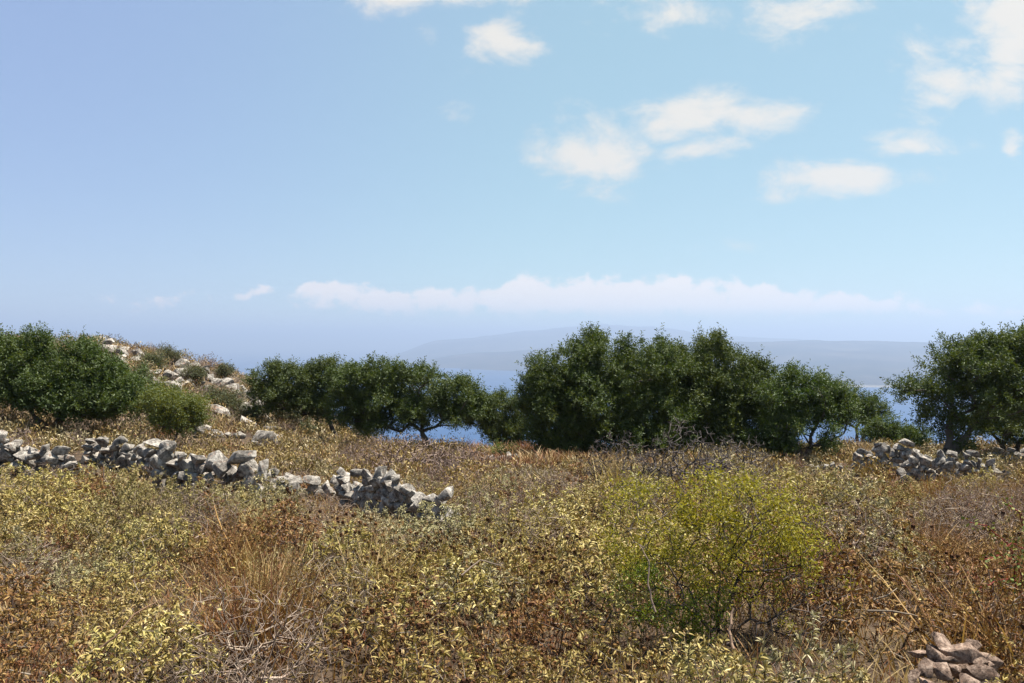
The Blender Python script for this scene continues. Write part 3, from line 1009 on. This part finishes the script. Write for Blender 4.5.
def twig_bush(seed, label, rad, hgt, n, group=None, pal=TWIG, tip=0.0016, leafy=0):
    rng = R(seed)
    root = empty("twig_bush", (0, 0, 0), label, "dry bush", group)
    g = graph((0, 0, 0), dome_targets(rng, n, rad, hgt, 0.35), rng, seg=0.06, wob=0.5, tip=tip, power=2.5, lift=0.15)
    sm = MB()
    graph_mesh(sm, g, rng, pal, 3, rmax=0.014)
    pos, par, rad_, tips = g
    ti = np.where(tips)[0]
    k = np.repeat(ti, 4)
    d = unit(pos[k] - pos[par[k]] + rng.normal(size=(len(k), 3)) * 0.05)
    e = pos[k] + (unit(d + rng.normal(size=d.shape) * 0.6)) * rng.uniform(0.03, 0.09, (len(k), 1))
    tubes(sm, pos[k], e, np.full(len(k), tip), np.full(len(k), tip * 0.5), pal[rng.integers(0, len(pal), len(k))], 3)
    sm.build("stems", M_STEM, root)
    if leafy:
        lm = MB()
        k = np.repeat(ti, leafy)
        d = unit(rng.normal(size=(len(k), 3)) + np.array([0, 0, 0.3]))
        leaves(lm, pos[k] + rng.normal(size=(len(k), 3)) * 0.02, d, rng.uniform(0.015, 0.035, len(k)), 0.010, pick(SAGE, 0.4 + rng.normal(size=len(k)) * 0.2, rng), rng)
        lm.build("foliage", M_LEAF, root)
    return root


def grass_tuft(seed, label, rad, hgt, n, pal=RUST, group=None):
    rng = R(seed)
    root = empty("dry_grass_tuft", (0, 0, 0), label, "grass tuft", group)
    mb = MB()
    blades(mb, np.zeros((n, 3)) + np.concatenate([rng.normal(size=(n, 2)) * rad * 0.4, np.zeros((n, 1))], 1), hgt, pal, rng)
    mb.build("blades", M_GRASS, root)
    # loose seed plumes
    sm = MB()
    m = n // 3
    top = np.concatenate([rng.normal(size=(m, 2)) * rad * 0.7, rng.uniform(0.75, 1.15, (m, 1)) * hgt], 1)
    bot = top * np.array([0.4, 0.4, 0.0])
    tubes(sm, bot, top, np.full(m, 0.0014), np.full(m, 0.001), pal[0], 3)
    k = np.repeat(np.arange(m), 12)
    p = top[k] - np.array([0, 0, 1.0]) * rng.uniform(0, 0.14, (len(k), 1)) + rng.normal(size=(len(k), 3)) * 0.012
    leaves(sm, p, unit(rng.normal(size=(len(k), 3)) * 0.5 + np.array([0, 0, 1.0])), 0.022, 0.005, pick(pal, rng.random(len(k)), rng), rng)
    sm.build("seed_plumes", M_GRASS, root)
    return root


def blades(mb, p, hgt, pal, rng, wid=0.0045):
    n = len(p)
    h = hgt * rng.uniform(0.5, 1.1, (n, 1))
    lean = rng.normal(size=(n, 2)) * 0.28
    d0 = np.concatenate([lean, np.ones((n, 1))], 1)
    a = rng.random(n) * 2 * np.pi
    s = np.stack([np.cos(a), np.sin(a), np.zeros(n)], 1) * wid * rng.uniform(0.6, 1.4, (n, 1))
    bend = np.concatenate([lean * 1.6, -0.25 * np.ones((n, 1))], 1)
    rows = []
    for t, wd in ((0, 1), (0.4, 0.9), (0.75, 0.6), (1.0, 0.1)):
        c = p + d0 * h * t + bend * h * t * t * 0.5
        rows += [c + s * wd, c - s * wd]
    q = np.array([[0, 2, 3, 1], [2, 4, 5, 3], [4, 6, 7, 5]])[None] + (np.arange(n) * 8)[:, None, None]
    mb.add(np.stack(rows, 1), q, np.repeat(pick(pal, rng.random(n), rng), 8, 0))


G_SAGE, G_TWIG, G_GRASS = "sage scrub bushes on the slope", "leafless twig bushes on the slope", "dry grass tufts on the slope"
PROTO = {
    'sage': [sage(501 + i, "pale sage bush", 0.34 + 0.04 * (i % 3), 0.50 + 0.05 * (i % 2), 52 + 8 * i, 0, 0.44 + 0.05 * i, leaf=(0.030 + 0.0045 * i, 0.0068 + 0.0009 * i), dens=18 - 2 * i) for i in range(4)],
    'grey': [sage(511 + i, "grey-green sage bush", 0.36, 0.54, 64, 0, 0.50, leaf=(0.034, 0.0075), dens=16, pal=GREY) for i in range(2)],
    'yellow': [sage(521 + i, "yellow-green sage bush", 0.40, 0.56, 66, 0, 0.52, leaf=(0.030, 0.0078), dens=17, pal=LEMON) for i in range(2)],
    'heads': [sage(541 + i, "sage bush with brown heads", 0.32, 0.42, 60, 58, 0.34 + 0.08 * i, leaf=(0.044, 0.0088), dens=10) for i in range(3)],
    'brown': [sage(561 + i, "browned sage bush", 0.34, 0.44, 60, 12, 0.34, leaf=(0.040, 0.009), dens=10, pal=RUSSET) for i in range(2)],
    'twig': [twig_bush(581 + i, "leafless grey twig bush", 0.38, 0.52, 230, leafy=(0, 2, 1)[i % 3]) for i in range(3)],
    'rust': [grass_tuft(601 + i, "rust brown dry grass tuft", 0.34, 0.44, 150, RUST) for i in range(2)],
    'straw': [grass_tuft(621 + i, "straw pale dry grass tuft", 0.28, 0.42, 170, STRAW) for i in range(2)],
}
YB = np.array([[0.1628, 0.1666, 0.0131], [0.2568, 0.2399, 0.0209], [0.3767, 0.3334, 0.0392], [0.1028, 0.1261, 0.0131]])


def wall_dist(x, y):
    best = 9.0
    for (wx, wy) in WALL_LINES:
        for i in range(len(wx) - 1):
            ax, ay, bx, by = wx[i], wy[i], wx[i + 1], wy[i + 1]
            t = max(0, min(1, ((x - ax) * (bx - ax) + (y - ay) * (by - ay)) / ((bx - ax) ** 2 + (by - ay) ** 2 + 1e-9)))
            best = min(best, math.hypot(x - ax - t * (bx - ax), y - ay - t * (by - ay)))
    return best


CELLS = R(4242).uniform((-14, 2.0), (14, 16.0), (330, 2))
CELL_R, CELL_S = R(4243).random(330), R(4244).random(330)


def patch(x, y):
    """patches about a metre wide share their kind and height"""
    k = int(np.argmin((CELLS[:, 0] - x) ** 2 + (CELLS[:, 1] - y) ** 2))
    return CELL_R[k], CELL_S[k]


def choose(r, table):
    for name, share in table:
        if r < share:
            return name
        r -= share
    return table[0][0]


def kind_at(px, py, r):
    """which plant grows where, read off the photograph"""
    if 175 < px < 300 and 520 < py < 640:
        return choose(r, [('rust', 0.38), ('brown', 0.30), ('twig', 0.22), ('straw', 0.10)])
    if 205 < px < 350 and py >= 600:
        return choose(r, [('twig', 0.5), ('sage', 0.2), ('grey', 0.2), ('heads', 0.1)])
    if 330 < px < 590 and py > 545:
        return choose(r, [('heads', 0.48), ('sage', 0.17), ('brown', 0.2), ('grey', 0.08), ('straw', 0.07)])
    if 590 < px < 690 and py > 590:
        return choose(r, [('heads', 0.35), ('grey', 0.3), ('sage', 0.35)])
    if px > 915 and 490 < py < 650:
        return choose(r, [('brown', 0.5), ('rust', 0.25), ('twig', 0.15), ('yellow', 0.10)])
    if px < 70 and py > 580:
        return choose(r, [('brown', 0.6), ('sage', 0.25), ('twig', 0.15)])
    if 100 < px < 215 and 480 < py < 545:
        return choose(r, [('yellow', 0.65), ('sage', 0.25), ('twig', 0.10)])
    if 830 < px < 930 and py < 520:
        return choose(r, [('yellow', 0.22), ('sage', 0.4), ('brown', 0.38)])
    if px < 100 and py < 545:
        return choose(r, [('yellow', 0.3), ('sage', 0.35), ('twig', 0.2), ('brown', 0.15)])
    if 330 < px < 620 and py < 545:
        return choose(r, [('sage', 0.36), ('grey', 0.14), ('twig', 0.16), ('brown', 0.16), ('straw', 0.10), ('yellow', 0.08)])
    return choose(r, [('sage', 0.30), ('grey', 0.16), ('brown', 0.18), ('yellow', 0.14 if py < 580 else 0.03), ('twig', 0.13), ('rust', 0.05), ('straw', 0.04)])


def scatter(rng, x0, x1, y0, y1, gap, widen=0.72, extra=0.8):
    """jittered grid"""
    out = []
    y = y0
    while y < y1:
        x = max(x0, -widen * y - extra)
        lim = min(x1, widen * y + extra)
        while x < lim:
            out.append((x + rng.uniform(-0.45, 0.45) * gap, y + rng.uniform(-0.45, 0.45) * gap))
            x += gap
        y += gap
    return out


LOOK = {'grey': ("finer grey-green sage bush", "shrub", G_SAGE), 'sage': ("pale khaki sage bush", "shrub", G_SAGE), 'yellow': ("fresher yellow-green sage bush", "shrub", G_SAGE),
        'heads': ("sage bush with brown seed heads", "shrub", G_SAGE), 'brown': ("withered brown sage bush", "shrub", G_SAGE),
        'twig': ("leafless grey twig bush", "dry bush", G_TWIG), 'rust': ("rust brown dry grass tuft", "grass tuft", G_GRASS),
        'straw': ("straw pale grass tuft", "grass tuft", G_GRASS)}


def zone(px, py):
    if px < 100:
        c = "under the left wall end"
    elif px < 290:
        c = "under the tallest wall stretch"
    elif px < 450:
        c = "under the tumbled wall end"
    elif px < 600:
        c = "left of the tall yellow-green bush"
    elif px < 840:
        c = "around the tall yellow-green bush"
    else:
        c = "above and beside the rock heap" if py > 560 else "below the right stone row"
    return ("at the near edge, " if py > 640 else ("low on the slope, " if py > 580 else ("midway up, " if py > 530 else "high up, "))) + c


sr = R(900)
spots = []
for (x, y) in scatter(sr, -20, 20, 3.15, 13.4, 0.485):
    z = float(ground_z(x, y))
    px, py = CX + x / y * F, CY + (CZ - z - 0.25) / y * F
    if px < -45 or px > 1070 or wall_dist(x, y) < 0.42 or (y > 8.2 and wall_dist(x, y + 0.75) < 0.62):
        continue
    if 885 < px < 1003 and 600 < py < 900 and y < 4.75:     # the rock heap stands here
        continue
    if math.hypot((x - 1.35) / 0.55, (y - 5.35) / 0.5) < 0.75 or (680 < px < 850 and 575 < py < 670 and y < 5.4 and sr.random() < 0.35):   # and the tall bush here
        continue
    spots.append((y, x, px, py, z))
spots.sort()
used = set()
for (y, x, px, py, z) in spots[:410]:
    pr_, ps_ = patch(x, y)
    kd = kind_at(px, py, pr_ if sr.random() < 0.68 else sr.random())
    pr = PROTO[kd][sr.integers(len(PROTO[kd]))]
    if pr.name in used:
        o = copy_tree(pr)
    else:
        o = pr
        used.add(pr.name)
    s = (0.62 + 0.55 * ps_ ** 1.3 + 0.28 * sr.random()) * (0.86 if y < 4.2 else 1.0)
    o.location = (x, y, z - 0.02)
    o.rotation_euler = (sr.normal() * 0.06, sr.normal() * 0.06, sr.uniform(0, 6.28))
    o.scale = (s * sr.uniform(0.95, 1.15), s * sr.uniform(0.95, 1.15), s * sr.uniform(0.92, 1.35) * (0.72 if 300 < px < 470 and y > 7.5 else 1.0))
    lk, ct, gp = LOOK[kd]
    for ky in ("label", "category", "group"):
        if ky in o:
            del o[ky]
    tag(o, lk + " " + zone(px, py), ct, gp)
for kd in PROTO:
    for pr in PROTO[kd]:
        if pr.name not in used:
            for ch in list(pr.children):
                bpy.data.objects.remove(ch)
            bpy.data.objects.remove(pr)
y_near = spots[409][0] if len(spots) > 410 else 13.4
print("near scrub", len(spots), "reaches", y_near)

# ------------------------------------------------------------------ ground cover nobody could count
def tone_at(px, py, rng):
    """(palette, tone) of the far ground cover"""
    r = rng.random()
    if 470 < px < 620 and py < 462:
        return (RUST, 0.6) if r < 0.6 else (STRAW, 0.4)
    if px > 880 and py > 475:
        return (RUST, 0.5) if r < 0.4 else (SAGE, 0.4)
    if 340 < px < 500 and 425 < py < 500:
        return (TWIG, 0.4) if r < 0.45 else (SAGE, 0.5)
    if px < 330 and py < 425:
        return (STRAW, 0.4) if r < 0.3 else ((TWIG, 0.8) if r < 0.65 else ((SAGE, 0.45) if r < 0.8 else (GREY, 0.5)))
    return (SAGE, 0.50) if r < 0.27 else ((GREY, 0.55) if r < 0.53 else ((LEMON, 0.45) if r < 0.70 else ((STRAW, 0.3) if r < 0.78 else ((TWIG, 0.5) if r < 0.93 else (RUST, 0.5)))))


fr = R(950)
cover = MB()
far_spots = scatter(fr, -40, 26, y_near - 0.3, 33.5, 0.50, widen=0.74, extra=1.0)
far_spots += [s_ for s_ in scatter(fr, -36, -7, 33.5, 49, 0.86, widen=0.80, extra=0.0)]
n_far = 0
for (x, y) in far_spots:
    if y < 26 and (wall_dist(x, y) < 0.40 or wall_dist(x, y + 0.6) < 0.6):
        continue
    z = float(ground_z(x, y))
    px, py = CX + x / y * F, CY + (CZ - z - 0.2) / y * F
    pal, tone = tone_at(px, py, fr)
    sc = fr.uniform(0.6, 1.15)
    if pal is RUST or pal is STRAW:
        n = int(60 if y < 24 else 36)
        p = np.array([x, y, z - 0.02]) + np.concatenate([fr.normal(size=(n, 2)) * 0.16, np.zeros((n, 1))], 1)
        blades(cover, p, 0.40 * sc, pal, fr, wid=0.006 + 0.0003 * y)
    else:
        n = int(190 if y < 18 else (120 if y < 26 else 80))
        ln, wd = 0.055 + 0.0014 * y, 0.016 + 0.0006 * y
        t = dome_targets(fr, n, 0.36 * sc, 0.50 * sc, 0.25)
        d = unit(np.array([0, 0, 0.5]) + t * 0.6 + fr.normal(size=(n, 3)) * 0.6)
        if pal is TWIG:
            wd, ln = 0.005 + 0.0003 * y, 0.14
            n = n
        leaves(cover, t + np.array([x, y, z - 0.02]), d, fr.uniform(0.7, 1.3, n) * ln, fr.uniform(0.7, 1.2, n) * wd,
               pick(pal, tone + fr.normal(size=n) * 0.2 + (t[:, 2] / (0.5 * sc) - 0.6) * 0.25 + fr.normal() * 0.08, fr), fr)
    n_far += 1
print("far scrub", n_far)
tag(cover.build("scrub_ground_cover", M_LEAF), "low olive and straw coloured scrub spread over the far slope and hill", "ground cover", kind="stuff")

gr = MB()
gp = np.array(scatter(fr, -20, 20, 2.6, 14.0, 0.13))
gz = ground_z(gp[:, 0], gp[:, 1])
base = np.concatenate([gp, gz[:, None] - 0.01], 1)
k = np.repeat(np.arange(len(base)), 5)
blades(gr, base[k] + np.concatenate([fr.normal(size=(len(k), 2)) * 0.05, np.zeros((len(k), 1))], 1), 0.24, np.concatenate([RUST, STRAW]), fr, wid=0.004)
tag(gr.build("dry_grass", M_GRASS), "short dry brown and straw grass between the bushes", "grass", kind="stuff")


# ------------------------------------------------------------------ single plants that stand out
def tall_bush():
    rng = R(1201)
    x, y = 1.40, 5.35
    b = np.array([x, y, float(ground_z(x, y)) - 0.03])
    root = empty("thorny_bush", b, "tall yellow-green thorny bush with dark crooked branches", "bush")
    tg = []
    for (px, py, rx, ry, n) in [(650, 505, 45, 34, 70), (715, 500, 60, 30, 95), (770, 515, 55, 32, 80), (705, 545, 60, 36, 80), (665, 590, 45, 34, 65),
                                (765, 560, 50, 40, 60), (630, 545, 30, 30, 36), (800, 560, 40, 45, 50), (790, 620, 50, 40, 50), (745, 620, 50, 40, 60), (680, 640, 45, 30, 60), (700, 610, 40, 30, 40), (810, 590, 45, 50, 60), (760, 655, 60, 25, 90), (725, 600, 60, 35, 70), (820, 630, 40, 40, 50), (640, 600, 35, 30, 50)]:
        c = P(px, py, y)
        e = np.array([rx / F * y, 0.34, ry / F * y])
        tg.append(c + unit(rng.normal(size=(n, 3))) * e * rng.uniform(0.2, 1.0, (n, 1)) ** 0.5)
    tg = np.concatenate(tg) - b
    tg = tg[tg[:, 2] > 0.08]
    g = graph((0, 0, 0), tg, rng, seg=0.07, wob=0.42, tip=0.0016, power=2.35, lift=0.1)
    sm = MB()
    graph_mesh(sm, g, rng, np.array([[0.05, 0.042, 0.038], [0.09, 0.075, 0.065], [0.035, 0.028, 0.026], [0.17, 0.14, 0.12]]), 5, rmax=0.022)
    pos, par, rad, tips = g
    ti = np.where(tips)[0]
    # short thorn twigs
    kk = np.repeat(np.arange(1, len(pos)), 2)
    e = pos[kk] + unit(rng.normal(size=(len(kk), 3))) * rng.uniform(0.02, 0.07, (len(kk), 1))
    tubes(sm, pos[kk], e, np.full(len(kk), 0.0014), np.full(len(kk), 0.0005), np.array([0.07, 0.055, 0.045]), 3)
    sm.build("branches", M_STEM, root, smooth=True)
    lm = MB()
    thin = pos[:, 2] > 0.12
    idx = np.where((rad < 0.005) & thin)[0]
    # leafier on top and to the left; the lower right is mostly bare twigs
    wx, wz = pos[idx, 0], pos[idx, 2]
    prob = np.clip(0.95 - 1.1 * np.clip(wx - 0.15, 0, 1) * (wz < 0.62) - 0.7 * (wz < 0.40) * (wx > -0.05), 0.08, 1)
    pat = np.array([mnoise.noise(Vector(tuple(q * 4.0))) for q in pos[idx]])
    idx = idx[(rng.random(len(idx)) < prob) & (pat > -0.10)]
    k = np.repeat(idx, 44)
    p = pos[k] + rng.normal(size=(len(k), 3)) * 0.036
    d = unit(rng.normal(size=(len(k), 3)) + np.array([0, 0, 0.5]))
    col = pick(YB, rng.random(len(k)) * 0.9, rng)
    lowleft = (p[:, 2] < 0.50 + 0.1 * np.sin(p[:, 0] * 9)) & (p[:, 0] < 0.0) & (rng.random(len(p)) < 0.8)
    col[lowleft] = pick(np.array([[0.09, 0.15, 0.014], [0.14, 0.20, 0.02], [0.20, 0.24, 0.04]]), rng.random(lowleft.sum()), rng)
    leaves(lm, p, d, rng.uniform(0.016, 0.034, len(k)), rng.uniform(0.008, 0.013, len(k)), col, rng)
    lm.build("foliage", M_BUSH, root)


tall_bush()

DARKTWIG = np.array([[0.055, 0.045, 0.042], [0.09, 0.075, 0.07], [0.04, 0.032, 0.03], [0.14, 0.12, 0.11]])


def place_twigs(label, px, y, rad, hgt, n, seed, pal=DARKTWIG, tip=0.003, leafy=0):
    o = twig_bush(seed, label, rad, hgt, n, "large bare thorn bushes", pal, tip, leafy)
    x = (px - CX) / F * y
    o.location = (x, y, float(ground_z(x, y)) - 0.02)
    o.name = "thorn_bush"


place_twigs("dark leafless thorn bush in front of the big clump's left half", 618, 13.0, 0.70, 1.15, 420, 1301, tip=0.0048)
place_twigs("tallest dark leafless thorn bush in front of the middle of the big clump", 685, 12.4, 0.75, 1.35, 480, 1302, tip=0.0048)
place_twigs("leafless brown thorn bush under the right half of the big clump", 738, 13.4, 0.75, 1.1, 380, 1303, DARKTWIG, 0.0048)
place_twigs("broad purple-grey twiggy bush behind the tumbled wall end", 405, 17.0, 1.15, 1.05, 420, 1304, TWIG, 0.006, 1)
place_twigs("smaller grey twiggy bush right of the broad one behind the wall end", 462, 17.5, 0.9, 0.8, 300, 1305, TWIG, 0.006, 1)
place_twigs("grey twig bush growing against the foot of the tallest wall stretch", 252, 12.5, 0.35, 0.6, 130, 1306, TWIG, 0.002)
place_twigs("grey twig bush in front of the left wall end", 72, 13.4, 0.45, 0.62, 200, 1307, DARKTWIG, 0.0045)
place_twigs("dark dry bush on the hillside below the boulders", 222, 31.0, 0.9, 0.9, 240, 1308, TWIG, 0.005, 2)
place_twigs("small grey bush standing on the skyline of the left hill", 112, 42.0, 0.8, 0.95, 200, 1309, DARKTWIG, 0.006, 1)
place_twigs("wispy grey bush right of the topmost boulders on the hill", 210, 40.5, 0.7, 0.95, 160, 1310, TWIG, 0.006)
place_twigs("brown bush beside the topmost boulders on the hill", 160, 40.5, 0.8, 0.75, 200, 1311, DARKTWIG, 0.006, 2)
place_twigs("grey bush at the edge of the hill above the small olive", 232, 37.5, 0.8, 0.7, 200, 1312, TWIG, 0.006, 1)


def bramble():
    rng = R(1401)
    x, y = 3.72, 5.9
    b = np.array([x, y, float(ground_z(x, y))])
    root = empty("bramble", b, "bramble with arching red canes at the right edge", "bramble")
    ends = [P(968, 524, 5.8), P(985, 560, 5.6), P(1000, 500, 6.0), P(1040, 520, 5.9), P(978, 590, 5.5), P(1030, 580, 5.6), P(1005, 545, 5.7)]
    cm, lm = MB(), MB()
    for e in ends:
        e = e - b
        t = np.linspace(0, 1, 13)[:, None]
        path = e * t + np.array([0, 0, 1.0]) * (0.35 * t * (1 - t)) * 2 + np.array([0.15, 0, 0]) * np.sin(t * 3.1) + rng.normal(size=(13, 3)) * 0.008
        path[0] = 0
        tubes(cm, path[:-1], path[1:], np.linspace(0.006, 0.003, 12), np.linspace(0.0057, 0.0025, 12), np.array([0.20, 0.035, 0.03]), 5)
        k = np.repeat(np.arange(3, 13), 5)
        d = unit(rng.normal(size=(len(k), 3)) + np.array([0, -0.2, 0.3]))
        leaves(lm, path[k] + rng.normal(size=(len(k), 3)) * 0.025, d, rng.uniform(0.02, 0.042, len(k)), rng.uniform(0.014, 0.024, len(k)),
               pick(np.array([[0.07, 0.09, 0.02], [0.13, 0.15, 0.03], [0.24, 0.18, 0.05]]), rng.random(len(k)), rng), rng, curved=True)
    cm.build("canes", M_STEM, root, smooth=True)
    lm.build("foliage", M_LEAF, root)


bramble()


def stick(label, pts, r, seed, col=(0.21, 0.16, 0.12)):
    rng = R(seed)
    p = np.array([P(*q) for q in pts])
    t = np.linspace(0, len(p) - 1, (len(p) - 1) * 4 + 1)
    q = np.stack([np.interp(t, np.arange(len(p)), p[:, i]) for i in range(3)], 1) + rng.normal(size=(len(t), 3)) * r * 0.22
    rr = np.linspace(r, r * 0.45, len(t))
    b = q[0].copy()
    mb = MB()
    tubes(mb, q[:-1] - b, q[1:] - b, rr[:-1], rr[1:], np.array(col), 6)
    o = mb.build("dead_branch", M_STEM, smooth=True)
    o.location = b
    tag(o, label, "branch", "dead branches in the scrub")


stick("pale bent stick above the rock heap", [(868, 611, 4.9), (893, 611, 4.8), (918, 616, 4.75)], 0.007, 1)
stick("short pale stick left of the bent one above the rock heap", [(874, 600, 5.1), (886, 596, 5.1), (898, 588, 5.2)], 0.006, 2)
stick("bleached upright branch left of the tall yellow-green bush", [(655, 612, 4.9), (648, 585, 4.95), (649, 562, 5.0), (640, 545, 5.05)], 0.007, 3)
stick("thick pinkish dead stem at the foot of the tall yellow-green bush", [(734, 655, 4.7), (729, 630, 4.75), (733, 608, 4.8)], 0.012, 4, (0.28, 0.18, 0.13))
stick("long thin dark stick across the lower left scrub", [(98, 650, 4.1), (118, 634, 4.15), (134, 614, 4.25), (160, 600, 4.4)], 0.006, 5, (0.16, 0.09, 0.06))
stick("bleached forked twig standing before the left wall end", [(118, 508, 10.6), (112, 490, 10.6), (104, 478, 10.6), (103, 464, 10.6)], 0.011, 6)
stick("orange tinted dry stem under the tallest wall stretch", [(238, 560, 7.6), (222, 530, 7.7), (214, 505, 7.8)], 0.008, 7, (0.42, 0.22, 0.09))
stick("pale crossed stick in the open scrub left of the tall bush", [(462, 575, 5.6), (480, 560, 5.7), (502, 566, 5.6)], 0.007, 8)
